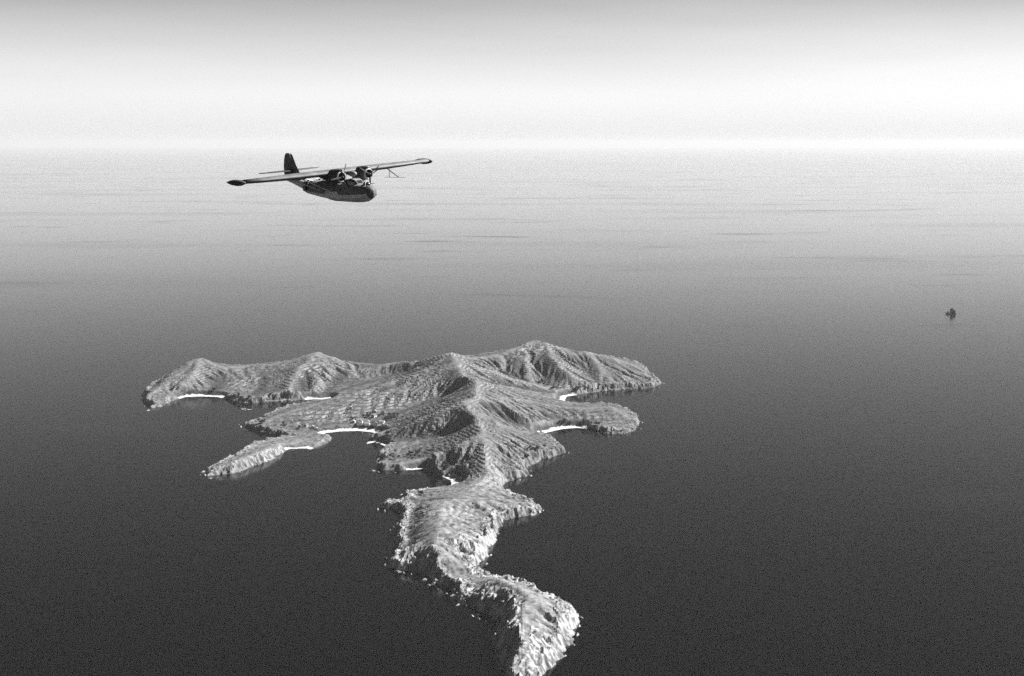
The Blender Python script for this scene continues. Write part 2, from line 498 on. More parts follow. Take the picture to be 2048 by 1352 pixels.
def stamp(lines, isridge):
    for pl in lines:
        q = [at(*p) for p in pl]
        for a, b in zip(q[:-1], q[1:]):
            L = np.hypot(*(b - a)[:2]); k = max(2, int(L / 1.5))
            for t in np.linspace(0, 1, k):
                p = a + (b - a) * t
                ix, iy = int(round((p[0] - X0) / GC)), int(round((p[1] - Y0) / GC))
                if 0 <= ix < nx and 0 <= iy < ny and inside[iy, ix]:
                    Z[iy, ix] = p[2]; fixed[iy, ix] = True


stamp(VALLEYS, False)
stamp(RIDGES, True)


def relax(Z, fixed, its):
    for _ in range(its):
        A = Z.copy()
        A[1:-1, 1:-1] = 0.25 * (Z[:-2, 1:-1] + Z[2:, 1:-1] + Z[1:-1, :-2] + Z[1:-1, 2:])
        Z = np.where(fixed, Z, Z + 1.0 * (A - Z))
    return Z


def coarse_solve(Z, fixed, lev):
    if lev > 0:
        f2 = fixed[:Z.shape[0] // 2 * 2, :Z.shape[1] // 2 * 2]
        z2 = Z[:f2.shape[0], :f2.shape[1]]
        fb = f2.reshape(f2.shape[0] // 2, 2, -1, 2); zb = z2.reshape(fb.shape)
        cnt = fb.sum((1, 3)); zc = np.where(cnt > 0, (zb * fb).sum((1, 3)) / np.maximum(cnt, 1), 0)
        zc = coarse_solve(zc, cnt > 0, lev - 1)
        up = np.repeat(np.repeat(zc, 2, 0), 2, 1)
        U = np.zeros_like(Z); U[:up.shape[0], :up.shape[1]] = up
        Z = np.where(fixed, Z, U)
    return relax(Z, fixed, 120)


Z = coarse_solve(Z, fixed, 5)


def blur(A, k=1):
    for _ in range(k):
        B = np.pad(A, 1, mode='edge')
        A = (B[1:-1, 1:-1] * 4 + 2 * (B[:-2, 1:-1] + B[2:, 1:-1] + B[1:-1, :-2] + B[1:-1, 2:]) + B[:-2, :-2] + B[2:, 2:] + B[:-2, 2:] + B[2:, :-2]) / 16
    return A


Z = 0.72 * blur(Z, 2) + 0.28 * blur(Z, 9)
# broad hillside relief that follows no ridge
amp = sstep(5, 60, SD) * np.clip(Z / 50, 0, 1)
Z = Z + amp * (5.0 * fbm(XX, YY, 120, 4) + 4.5 * (fbm(XX + 900, YY, 85, 4, 0.5, True) - 0.35))

# rain-wash: droplets carve gullies down the slopes
land = np.argwhere(SD > 4)


def erode(Z, n_drop, steps, rate):
    H, W = Z.shape
    Z = Z.copy().ravel()
    pick = land[RNG.integers(0, len(land), n_drop)]
    py = pick[:, 0] + RNG.random(n_drop); px = pick[:, 1] + RNG.random(n_drop)
    dx = np.zeros(n_drop); dy = np.zeros(n_drop); sed = np.zeros(n_drop); vel = np.ones(n_drop)

    def samp(px, py):
        ix = np.clip(px.astype(int), 0, W - 2); iy = np.clip(py.astype(int), 0, H - 2)
        u = np.clip(px - ix, 0, 1); v = np.clip(py - iy, 0, 1); i = iy * W + ix
        a, b, c, d = Z[i], Z[i + 1], Z[i + W], Z[i + W + 1]
        return i, u, v, a * (1 - u) * (1 - v) + b * u * (1 - v) + c * (1 - u) * v + d * u * v, (b - a) * (1 - v) + (d - c) * v, (c - a) * (1 - u) + (d - b) * u
    for s in range(steps):
        i, u, v, h, gx_, gy_ = samp(px, py)
        dx = dx * 0.35 - gx_ * 0.65; dy = dy * 0.35 - gy_ * 0.65
        l = np.hypot(dx, dy) + 1e-9
        dx /= l; dy /= l
        px2 = np.clip(px + dx, 1, W - 3); py2 = np.clip(py + dy, 1, H - 3)
        h2 = samp(px2, py2)[3]
        dh = h2 - h
        cap = np.maximum(-dh, 0.02) * vel * 1.6
        q = np.where((sed > cap) | (dh > 0), -np.where(dh > 0, np.minimum(dh, sed), (sed - cap) * 0.25), np.minimum((cap - sed) * rate, np.maximum(-dh, 0) * 0.5))
        sed += q
        for o, wgt in ((0, (1 - u) * (1 - v)), (1, u * (1 - v)), (W, (1 - u) * v), (W + 1, u * v)):
            np.add.at(Z, i + o, -q * wgt)
        vel = np.sqrt(np.maximum(vel * vel - dh * 0.3, 0.1)).clip(0, 3)
        px, py = px2, py2
    return Z.reshape(H, W)


for k in range(12):
    Z = erode(Z, 6000, 45, 0.075)
    Z = np.where(SD > 0, np.maximum(Z, 0.6), Z)
Z = 0.6 * Z + 0.4 * blur(Z, 1)

# ---- fine grid, 2 m
G = 2.0
fx = X0 + np.arange((nx - 1) * 2 + 1) * G
fy = Y0 + np.arange((ny - 1) * 2 + 1) * G
FX, FY = np.meshgrid(fx, fy)


def up2(A):
    B = np.zeros((A.shape[0] * 2 - 1, A.shape[1] * 2 - 1))
    B[::2, ::2] = A
    B[1::2, ::2] = 0.5 * (A[:-1] + A[1:])
    B[:, 1::2] = 0.5 * (B[:, :-1:2] + B[:, 2::2])
    return B


ZF, SF, CF, BF = up2(Z), up2(SD), up2(cval), up2(bfac)
BD = up2(bd)
# ragged rock edge
SF = SF + BF * (5.5 * fbm(FX, FY, 26, 4, 0.6, True) - 1.5 + 2.5 * fbm(FX + 77, FY, 9, 2))
shelf = BF * sstep(5, 9, CF) * sstep(-0.25, 0.25, fbm(FX - 50, FY, 55, 3))      # wave-cut rock platform
inn = SF - 8 * shelf
wid = 5 + 0.55 * CF
edge = sstep(0, 1, np.clip((inn - 0.5) / wid, 0, 1))
low = np.minimum(ZF * 0.16, 3.0) * sstep(0, 2.5, SF)
ZF = low + (ZF - np.minimum(ZF * 0.16, 3.0)) * edge
# slope on a smoothed surface
gyy, gxx = np.gradient(blur(ZF, 3), G)
slope = np.hypot(gxx, gyy)
# broken rock on the shore and on steep faces
rockm = np.clip(BF * (1 - sstep(10, 34, SF + 10 * fbm(FX, FY, 40, 3))) + sstep(0.62, 0.95, slope) * sstep(-20, 20, 60 - SF), 0, 1)
WFX = FX + 10 * fbm(FX, FY + 300, 35, 3); WFY = FY + 10 * fbm(FX + 300, FY, 35, 3)
crag = (7.0 + 4.0 * sstep(2450, 2300, FY)) * fbm(WFX, WFY * 0.6, 34, 5, 0.6, True) - 2.4 + 3.0 * fbm(WFX + 40, WFY, 9, 3, 0.6, True) - 0.6
ZF = ZF + rockm * sstep(0, 5, SF) * crag * np.clip(0.35 + ZF / 10, 0.35, 1.0)
# ---- terraced fields: stepped slopes
terr_c = [(915, 905, 80, 80, 1.0), (935, 925, 60, 55, 1.0), (865, 842, 90, 75, 1.0), (885, 765, 90, 90, 1.0), (800, 785, 130, 90, 0.8), (1180, 838, 100, 70, 0.9), (1235, 838, 70, 60, 0.9), (890, 1020, 80, 60, 0.22),
          (600, 760, 150, 100, 0.7), (500, 770, 130, 90, 0.8), (1090, 735, 90, 100, 0.8), (960, 800, 80, 70, 0.5), (680, 820, 130, 80, 0.7), (1000, 760, 90, 80, 0.6), (900, 1075, 60, 50, 0.15), (820, 890, 70, 60, 0.8), (1180, 750, 90, 80, 0.6), (400, 760, 80, 80, 0.5), (1020, 900, 70, 60, 0.5)]
TM = np.zeros(FX.shape)
for px, py, rx, ry, a in terr_c:
    c = at(px, py, 35)
    TM = np.maximum(TM, a * np.exp(-(((FX - c[0]) / rx) ** 2 + ((FY - c[1]) / (ry * 1.6)) ** 2)))
TM = np.clip(TM * 1.8, 0, 1) * sstep(0.07, 0.16, slope) * (1 - rockm) * sstep(15, 40, SF)
TM *= sstep(-0.35, -0.05, fbm(FX, FY, 90, 3))
TH = 3.6
ph = ZF / TH + 0.35 * fbm(FX, FY, 110, 2)
fr = ph - np.floor(ph)
stepz = (np.floor(ph) + sstep(0.55, 1.0, fr) - ph) * TH
ZF = ZF + TM * stepz * 0.95
riser = TM * sstep(0.5, 0.65, fr)
# small turf and soil relief
ZF = ZF + (1 - rockm) * sstep(4, 14, SF) * ((1.0 - 0.8 * TM) * (0.35 + 0.65 * sstep(2250, 2450, FY)) * fbm(FX, FY, 24, 4, 0.6, True) + (0.35 + 0.35 * sstep(2250, 2450, FY)) * fbm(FX, FY, 14, 3) + 0.55 * fbm(FX, FY, 5, 2))
# beaches: low even sand
sand = np.zeros(FX.shape, int)
for bi, (_, pl, w, rad) in enumerate(BEACHES):
    q = [at(a, b, 0) for a, b in pl]
    d = np.full(FX.shape, 1e9)
    for a, b in zip(q[:-1], q[1:]):
        d = np.minimum(d, seg_dist(FX, FY, a[0], a[1], b[0], b[1])[0])
    m = (d < (rad + 8) * (1 + 0.3 * fbm(FX + 9, FY, 15, 2))) & (SF > 0) & (SF < w * (1 + 0.5 * fbm(FX, FY, 22, 3)))
    k = (1 - sstep(rad + 4, rad + 22, d)) * (SF > 0) * (1 - sstep(w, w + 14, SF))
    zs = 0.12 + 0.06 * np.clip(SF, 0, 30)
    ZF = ZF * (1 - k) + zs * k
    sand[m] = bi + 1
ZF = np.where(SF > 0, np.maximum(ZF, 0.08), -1.5)

# ---- ground cover (surface tone: pale dry grass, dark scrub, bare rock, soil, painted relief shade)
n1 = fbm(FX, FY, 130, 4); n2 = fbm(FX + 400, FY + 70, 45, 4); n3 = fbm(FX, FY, 12, 3)
n4 = fbm(FX - 70, FY + 33, 6, 2)
grass = 0.205 + 0.09 * n1 + 0.12 * n2 + 0.14 * n3 + 0.14 * n4
tuft = sstep(0.12, 0.34, fbm(FX + 20, FY - 11, 11, 3) + 0.35 * n2)       # clumps of dark heath in the pale grass
grass = np.clip(grass, 0.07, 0.5) * (1 - 0.62 * tuft)
conc = blur(ZF, 14) - blur(ZF, 2)           # positive in hollows, which get the scrub tone
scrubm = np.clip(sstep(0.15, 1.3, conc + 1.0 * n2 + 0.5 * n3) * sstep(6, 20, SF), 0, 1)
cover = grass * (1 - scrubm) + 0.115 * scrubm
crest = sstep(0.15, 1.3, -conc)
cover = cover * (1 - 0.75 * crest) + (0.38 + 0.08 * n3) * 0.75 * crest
tread = TM * (1 - sstep(0.5, 0.65, fr))
cover = cover * (1 - 0.42 * tread)
cover = cover * (1 - 0.9 * riser) + (0.46 + 0.15 * n3) * 0.9 * riser
rk = 0.40 + 0.12 * sstep(2300, 2000, FY) + 0.22 * fbm(WFX, WFY, 22, 4) + 0.16 * fbm(FX, FY, 6, 3)
rk = np.where(fbm(WFX + 60, WFY - 20, 13, 4, 0.6, True) > 0.52, rk * 0.35, rk)      # dark joints and ledge plants
cover = cover * (1 - rockm * 0.85) + rk * rockm * 0.85
wet = (1 - sstep(0.3, 1.6, ZF)) * (sand == 0)
c = at(520, 910, 10)
k = np.exp(-(((FX - c[0]) / 130) ** 2 + ((FY - c[1]) / 170) ** 2))
cover = cover * (1 + 0.45 * k)                    # bare sandy turf on the spit
# ragged dark patches: scrub, and shade of the spur faces painted in
for px, py, zz, rx, ry in [(1003, 728, 50, 38, 60), (1040, 742, 40, 20, 60), (1092, 738, 40, 42, 80), (1112, 765, 20, 40, 30), (1150, 722, 45, 22, 50), (1190, 735, 40, 18, 60), (1225, 750, 28, 18, 50), (870, 755, 45, 50, 40),
                           (1010, 838, 35, 36, 40), (1020, 770, 38, 60, 20), (800, 765, 30, 60, 25), (840, 905, 22, 45, 20), (1060, 905, 22, 45, 20), (1160, 840, 14, 60, 25), (440, 765, 20, 40, 50), (545, 780, 18, 50, 40),
                           (820, 1080, 22, 16, 70), (830, 1040, 26, 14, 60), (600, 770, 25, 30, 50), (700, 760, 22, 40, 30), (770, 790, 25, 50, 25)]:
    c = at(px, py, zz)
    e = ((FX - c[0]) / rx) ** 2 + ((FY - c[1]) / ry) ** 2
    k = sstep(1.25, 0.35, e + 0.9 * n2 + 0.5 * n3) * (1 - rockm) * 0.72
    cover = cover * (1 - k) + (0.10 + 0.03 * n3) * k
# pale crest turf and gully thickets, also painting in relief the sun leaves flat
def line_dist(lines):
    d = np.full(XX.shape, 1e9)
    for pl in lines:
        q = [at(*p) for p in pl]
        for a, b in zip(q[:-1], q[1:]):
            d = np.minimum(d, seg_dist(XX, YY, a[0], a[1], b[0], b[1])[0])
    return up2(d)


RD, VD = line_dist(RIDGES), line_dist(VALLEYS)
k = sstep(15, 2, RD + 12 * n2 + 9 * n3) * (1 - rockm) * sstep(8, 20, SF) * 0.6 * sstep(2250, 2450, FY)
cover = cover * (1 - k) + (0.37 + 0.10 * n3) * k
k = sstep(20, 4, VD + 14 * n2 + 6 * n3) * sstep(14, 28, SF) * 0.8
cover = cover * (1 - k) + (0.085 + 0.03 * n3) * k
cover = cover * (1.14 - 0.38 * sstep(2380, 2560, FY + 60 * n1))      # greener northern hills, paler southern turf
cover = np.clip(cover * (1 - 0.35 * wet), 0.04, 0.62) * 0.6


def build_land():
    keep = SF > -1.2
    cell = (keep[:-1, :-1] | keep[1:, :-1] | keep[:-1, 1:] | keep[1:, 1:])
    H, W = ZF.shape
    vid = np.arange(H * W).reshape(H, W)
    quads = np.stack([vid[:-1, :-1], vid[:-1, 1:], vid[1:, 1:], vid[1:, :-1]], -1)
    zq = np.maximum(np.maximum(ZF[:-1, :-1], ZF[1:, :-1]), np.maximum(ZF[:-1, 1:], ZF[1:, 1:]))
    cell &= zq > 0
    sq = sand[:-1, :-1]
    P = np.stack([FX.ravel(), FY.ravel(), ZF.ravel()], 1)
    cov = cover.ravel()
    for bi in range(len(BEACHES) + 1):
        q = quads[cell & (sq == bi)]
        if not len(q):
            continue
        u, inv = np.unique(q.ravel(), return_inverse=True)
        me = bpy.data.meshes.new('island' if bi == 0 else 'beach')
        me.vertices.add(len(u)); me.vertices.foreach_set('co', P[u].astype(np.float32).ravel())
        me.loops.add(len(inv)); me.loops.foreach_set('vertex_index', inv.astype(np.int32))
        me.polygons.add(len(q))
        me.polygons.foreach_set('loop_start', np.arange(0, len(inv), 4, dtype=np.int32))
        me.polygons.foreach_set('loop_total', np.full(len(q), 4, np.int32))
        me.polygons.foreach_set('use_smooth', np.full(len(q), bi > 0))
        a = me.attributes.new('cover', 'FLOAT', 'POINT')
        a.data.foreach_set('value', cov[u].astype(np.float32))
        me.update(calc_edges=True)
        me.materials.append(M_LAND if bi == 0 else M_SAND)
        o = bpy.data.objects.new('island' if bi == 0 else 'beach', me)
        COL.objects.link(o)
        if bi == 0:
            tag(o, 'hilly grassy island with terraced slopes and rocky shores', 'island', kind='structure')
        else:
            tag(o, BEACHES[bi - 1][0], 'beach', kind='structure')


build_land()


def ground(x, y):
    u = (x - X0) / G; v = (y - Y0) / G
    ix, iy = int(u), int(v)
    if not (0 <= ix < FX.shape[1] - 1 and 0 <= iy < FX.shape[0] - 1):
        return -1.5
    u -= ix; v -= iy
    return float(ZF[iy, ix] * (1 - u) * (1 - v) + ZF[iy, ix + 1] * u * (1 - v) + ZF[iy + 1, ix] * (1 - u) * v + ZF[iy + 1, ix + 1] * u * v)


def hit(px, py):
    """where a sight line meets the island; None over open water"""
    d = ray(px, py)
    t = (115 - CAM_H) / d[2]
    t1 = (-0.5 - CAM_H) / d[2]
    st = 3.0
    while t < t1:
        x, y, z = d[0] * t, d[1] * t, CAM_H + d[2] * t
        g = ground(x, y)
        if g > 0 and z <= g:
            return Vector((x, y, g))
        t += st
    return None


# ------------------------------------------------------------------ rocks off the shore
def rock_mesh(seed, k=9):
    r = random.Random(seed)
    mb = MB()
    rings = []
    lev = [(-0.35, 1.08), (0.0, 1.0), (0.25, 0.9), (0.5, 0.68), (0.75, 0.42), (0.95, 0.16)]
    ph = [r.uniform(0.72, 1.25) for _ in range(k)]
    sx, sy = r.uniform(-0.25, 0.25), r.uniform(-0.25, 0.25)
    for z, rad in lev:
        rings.append([(math.cos(2 * math.pi * j / k) * rad * ph[j] * r.uniform(0.86, 1.12) + sx * z,
                       math.sin(2 * math.pi * j / k) * rad * ph[j] * r.uniform(0.86, 1.12) + sy * z,
                       z * r.uniform(0.85, 1.15) + r.uniform(-0.05, 0.05)) for j in range(k)])
    mb.loft(rings)
    return mb


rock_protos = [rock_mesh(s) for s in range(6)]
rock_data = []
for i, mb in enumerate(rock_protos):
    o = mb.build('rock', M_ROCK)
    rock_data.append(o.data)
    bpy.data.objects.remove(o)
ROCKS = [  # px, py, radius m, height m, label, group
    (1078, 1024, 9, 5, 0), (1086, 1021, 5, 3, 0), (1067, 1029, 4, 2.5, 0), (1062, 1011, 4, 3, 0),
    (406, 944, 6, 3, 1), (410, 951, 5, 3.5, 1), (400, 950, 3, 2, 1), (421, 957, 4, 2.5, 1), (425, 937, 4, 2.5, 1),
    (283, 800, 5, 4, 2), (288, 813, 5, 3, 2), (296, 821, 6, 3, 2),
    (481, 854, 6, 3, 3), (493, 846, 5, 3, 3), (478, 849, 3, 2, 3),
    (768, 1022, 5, 4, 4), (756, 1019, 4, 3, 4), (778, 1010, 4, 3, 4), (776, 1000, 5, 3, 4), (803, 989, 5, 3, 4),
    (780, 1060, 4, 3, 5), (783, 1072, 5, 4, 5), (779, 1085, 3, 2, 5), (788, 1096, 4, 3, 5), (772, 1118, 4, 3, 5), (770, 1130, 5, 4, 5), (783, 1140, 4, 3, 5), (805, 1146, 4, 2.5, 5), (822, 1148, 3, 2, 5),
    (848, 1160, 4, 3, 6), (858, 1170, 5, 3, 6), (875, 1178, 4, 3, 6), (893, 1187, 4, 3, 6), (916, 1210, 5, 4, 6), (923, 1203, 4, 3, 6), (933, 1214, 4, 3, 6), (944, 1232, 5, 4, 6), (957, 1238, 4, 3, 6), (980, 1252, 4, 3, 6),
    (985, 1273, 4, 3, 7), (980, 1290, 3, 2.5, 7), (985, 1306, 4, 3, 7), (998, 1330, 4, 3, 7),
    (984, 1262, 5, 4, 7),
    (990, 1290, 5, 4, 7),
    (1003, 1338, 6, 4, 7),
    (972, 1246, 5, 3, 6),
    (958, 1230, 5, 4, 6),
    (925, 1196, 5, 3, 6),
    (905, 1192, 5, 3, 6),
    (868, 1168, 6, 3, 6),
    (850, 1152, 6, 3, 6),
    (830, 1146, 5, 3, 5),
    (796, 1144, 6, 3, 5),
    (784, 1112, 5, 3, 5),
    (784, 1054, 5, 3, 5),
    (1158, 1252, 5, 4, 8), (1155, 1270, 4, 4, 8), (1160, 1236, 4, 3, 8), (1147, 1290, 4, 3, 8), (1130, 1312, 4, 3, 8), (1108, 1330, 4, 3, 8),
    (1284, 845, 5, 3, 9), (1281, 858, 5, 3, 9), (1276, 832, 4, 3, 9), (1327, 767, 5, 2.5, 10), (1318, 775, 4, 2, 10),
    (1137, 906, 5, 3, 11), (1062, 952, 5, 2.5, 12), (1060, 942, 4, 2, 12), (1040, 960, 4, 2.5, 12), (746, 942, 5, 2.5, 13), (756, 944, 4, 2, 13), (790, 945, 4, 2, 13),
    (973, 1128, 4, 2.5, 14), (968, 1138, 3, 2, 14), (982, 1110, 4, 2.5, 14), (996, 1068, 3, 2, 14),
]
RL = ['pale rock off the pointed tip of the middle block', 'pale rock off the tip of the low spit', 'pale rock off the far western point of the island', 'small pale rock off the narrow mid headland',
      'pale rock by the hooked point below the isthmus', 'pale rock at the foot of the shaded middle cliff', 'pale rock below the dark ridge between the two blocks', 'pale rock under the dark flank of the end hill',
      'pale rock below the bright flank of the end hill', 'pale rock off the blunt eastern cape', 'pale rock off the thin eastern point', 'pale rock off the cape south of the broad beach', 'pale rock on the bright side of the isthmus', 'pale rock below the ribbed western bluff', 'pale rock under the bright side of the middle block']
for i, (px, py, rad, h, g) in enumerate(ROCKS):
    p = at(px, py, 0)
    o = bpy.data.objects.new('rock', rock_data[i % 6])
    COL.objects.link(o)
    g0 = max(ground(p[0], p[1]), 0)
    o.location = (p[0], p[1], g0 - 0.3)
    o.scale = (rad * random.uniform(0.28, 0.55), rad * random.uniform(0.5, 1.1), h * random.uniform(0.5, 1.1))
    o.rotation_euler = (0, 0, random.uniform(0, 6.28))
    tag(o, RL[g], 'rock', 'rocks: ' + RL[g])

# ------------------------------------------------------------------ scrub: low bushes all over the slopes (uncountable)
def scrub():
    cand = np.argwhere((SF > 12) & (sand == 0) & (scrubm > 0.25) & (ZF > 3))
    pk = cand[RNG.integers(0, len(cand), 9000)]
    vs, fs = [], []
    base = [(1, 0, 0), (0.31, 0.95, 0), (-0.81, 0.59, 0), (-0.81, -0.59, 0), (0.31, -0.95, 0), (0.55, 0.2, 0.75), (-0.3, 0.5, 0.8), (-0.2, -0.55, 0.7), (0.05, 0, 1.05)]
    bf = [(0, 1, 5), (1, 6, 5), (1, 2, 6), (2, 3, 6), (3, 7, 6), (3, 4, 7), (4, 5, 7), (4, 0, 5), (5, 6, 8), (6, 7, 8), (7, 5, 8)]
    for iy, ix in pk:
        x, y = fx[ix] + RNG.random() * 2, fy[iy] + RNG.random() * 2
        z = ground(x, y) - 0.3
        s = RNG.uniform(0.7, 2.3) * (0.6 + 0.6 * RNG.random())
        a = RNG.uniform(0, 6.28); ca, sa = math.cos(a), math.sin(a)
        k = len(vs)
        j = RNG.uniform(0.75, 1.25, 9)
        for (bx, by, bz), jj in zip(base, j):
            vs.append((x + s * jj * (bx * ca - by * sa), y + s * jj * (bx * sa + by * ca), z + s * bz * 0.8))
        fs += [(a_ + k, b_ + k, c_ + k) for a_, b_, c_ in bf]
    o = mesh_obj('scrub', vs, fs, M_SCRUB)
    tag(o, 'dark low scrub dotted over the island slopes', 'scrub', kind='stuff')


scrub()

# ------------------------------------------------------------------ trees
def crown_mesh(seed):
    r = random.Random(seed)
    mb = MB()
    lobes = [(r.uniform(-1.6, 1.6), r.uniform(-1.6, 1.6), r.uniform(3.4, 6.2), r.uniform(1.3, 2.1)) for _ in range(7)]
    for lx, ly, lz, lr in lobes:
        for _ in range(34):
            a, b = r.uniform(0, 6.283), math.asin(r.uniform(-0.8, 1))
            q = lr * r.uniform(0.65, 1.05)
            c = Vector((lx + q * math.cos(a) * math.cos(b), ly + q * math.sin(a) * math.cos(b), lz + q * 0.8 * math.sin(b)))
            nrm = Vector((r.gauss(0, 1), r.gauss(0, 1), r.gauss(0.4, 1))).normalized()
            u = nrm.orthogonal().normalized(); w = nrm.cross(u); s = r.uniform(0.45, 0.8)
            mb.add([c + u * s, c + w * s * 0.7, c - u * s, c - w * s * 0.7], [(0, 1, 2, 3)])
    return mb


def make_tree(seed):
    t = empty('tree')
    tr = MB()
    tr.tube((0, 0, -0.5), (0.1, 0, 2.2), 0.3, 0.2, 7).tube((0.1, 0, 2.1), (0.9, 0.5, 4.2), 0.16, 0.07, 6).tube((0.1, 0, 2.1), (-0.8, -0.4, 4.4), 0.16, 0.07, 6).tube((0.1, 0, 2.1), (0.1, 0.2, 5.0), 0.17, 0.06, 6)
    tr.build('trunk', M_BARK, t)
    crown_mesh(seed).build('crown', M_LEAF, t)
    return t


TREES = [make_tree(s) for s in (3, 5, 8, 13)]
for t in TREES: t['free'] = 1
GROVES = [  # label, list of (px, py, spread px x, spread px y, count)
    ('dark leafy tree in the grove behind the village houses', [(778, 838, 14, 5, 14), (790, 833, 10, 4, 8), (730, 834, 14, 4, 10), (703, 840, 8, 3, 5), (758, 832, 10, 4, 8)]),
    ('dark tree in the narrow strip of wood climbing from the cove', [(771, 880, 3, 4, 7), (776, 870, 3, 4, 8)]),
    ('dark tree on the little knoll above the village cove', [(752, 877, 5, 3, 7)]),
    ('dark tree in the round clump beside the small shelf beach', [(854, 931, 7, 5, 14)]),
    ('dark tree in the grove above the isthmus beach', [(895, 936, 6, 7, 12), (916, 944, 6, 8, 14), (930, 950, 6, 4, 6)]),
    ('dark tree among the rocks of the ribbed western bluff', [(785, 915, 10, 6, 6), (820, 912, 10, 4, 7), (838, 905, 8, 3, 5)]),
    ('dark tree on the tip of the mid headland', [(527, 845, 7, 4, 8), (570, 852, 5, 3, 5), (596, 858, 6, 3, 4)]),
    ('dark tree above the shore of the western arm', [(428, 782, 5, 2, 5), (478, 793, 4, 2, 3), (500, 797, 3, 2, 3), (542, 794, 4, 2, 4), (352, 778, 6, 3, 3)]),
    ('dark tree by the hooked point of the middle block', [(843, 989, 4, 2, 5)]),
    ('dark tree above the bay south of the broad beach', [(1055, 915, 8, 4, 6), (1070, 898, 12, 3, 8)]),
    ('dark tree on the low bank behind the broad eastern beach', [(1130, 848, 12, 2, 7), (1165, 848, 14, 3, 9), (1190, 850, 10, 3, 6)]),
    ('dark tree in the wooded foot of the northern valley', [(1085, 765, 10, 5, 9), (1110, 778, 12, 4, 8), (1155, 778, 16, 2, 8)]),
]
for label, spots in GROVES:
    for px, py, sx, sy, cnt in spots:
        for _ in range(cnt):
            p = hit(px + random.gauss(0, sx * 0.6), py + random.gauss(0, sy * 0.6))
            if p is None or ground(p.x, p.y) < 0.8:
                continue
            src = random.choice(TREES)
            if src.get('free'):
                t = src
                del t['free']
            else:
                t = copy_tree(src)
            t.location = (p.x, p.y, p.z)
            s = random.uniform(0.6, 1.05)
            t.scale = (s * random.uniform(0.9, 1.3), s * random.uniform(0.9, 1.3), s)
            t.rotation_euler = (0, 0, random.uniform(0, 6.28))
            tag(t, label, 'tree', 'trees: ' + label)

# ------------------------------------------------------------------ village
def house(w, l, h, rh, wallm, roofm):
    e = empty('house')
    mb = MB()
    mb.add([(-w / 2, -l / 2, -1.5), (w / 2, -l / 2, -1.5), (w / 2, l / 2, -1.5), (-w / 2, l / 2, -1.5), (-w / 2, -l / 2, h), (w / 2, -l / 2, h), (w / 2, l / 2, h), (-w / 2, l / 2, h), (0, -l / 2, h + rh), (0, l / 2, h + rh)],
           [(0, 1, 5, 8, 4), (1, 2, 6, 5), (2, 3, 7, 9, 6), (3, 0, 4, 7)])
    mb.build('wall', wallm, e)
    o = 0.45
    rm = MB()
    dz = rh / (w / 2) * o
    for s in (-1, 1):
        a = [(0, -l / 2 - o, h + rh + 0.05), (s * (w / 2 + o), -l / 2 - o, h - dz + 0.05), (s * (w / 2 + o), l / 2 + o, h - dz + 0.05), (0, l / 2 + o, h + rh + 0.05)]
        b = [(x, y, z + 0.22) for x, y, z in a]
        rm.add(a + b, [(0, 1, 2, 3), (4, 7, 6, 5), (0, 4, 5, 1), (1, 5, 6, 2), (2, 6, 7, 3)])
    rm.build('roof', roofm, e)
    MB().box((0, -l / 2 - 0.03, 0.95), (1.0, 0.1, 1.9)).build('door', M_DOOR, e)
    for s in (-1, 1):
        MB().box((s * w * 0.3, -l / 2 - 0.03, 1.6), (0.8, 0.1, 0.8)).build('window', M_DOOR, e)
    return e


HP = [house(7, 11, 3.4, 1.9, M_WALL, M_THATCH), house(6, 9, 3.2, 1.7, M_STONEW, M_TILE), house(8, 14, 4.2, 2.1, M_WALL, M_TILE), house(6, 8, 3.0, 1.6, M_WALL, M_THATCH)]
HS = [(749, 835, 2, 'large pale house standing alone above the village among dark trees'), (756, 845, 2, 'long white house at the upper end of the village'), (764, 846, 0, 'white house at the eastern end of the upper village row'),
      (750, 825, 3, 'small white house highest on the slope above the village')]
row = 'pale stone house in the village rows behind the long beach'
for k in range(26):
    HS.append((706 + 66 * ((k * 0.618034) % 1.0) + random.uniform(-2, 2), 845 + 10.5 * (k / 26.0) + random.uniform(-1, 1), k % 4, row))
HS += [(613, 853, 1, 'pale hut at the edge of the mid headland'), (625, 856, 0, 'pale house by the western end of the long beach'), (633, 860, 3, 'pale cottage just above the western end of the long beach'), (701, 818, 3, 'small white hut on the open slope above the village')]
used = [0] * 4
placed = []
for px, py, ty, label in HS:
    p = hit(px, py)
    if p is None or p.z < 1.0:
        continue
    if any((p.x - q[0]) ** 2 + (p.y - q[1]) ** 2 < 12.5 ** 2 for q in placed):
        continue
    placed.append((p.x, p.y))
    o = HP[ty] if not used[ty] else copy_tree(HP[ty])
    used[ty] = 1
    o.location = (p.x, p.y, p.z + 0.2)
    o.rotation_euler = (0, 0, random.choice((0.2, -0.35, 1.5, 1.2, 0.05)) + random.uniform(-0.2, 0.2))
    tag(o, label, 'house', 'houses of the island village')

# ------------------------------------------------------------------ small boats in the inlet
M_BOAT = grey_mat('pale_boat_paint', 0.66, 0.6, var=0.1)
M_BWOOD = grey_mat('boat_wood', 0.16, 0.8, var=0.2)


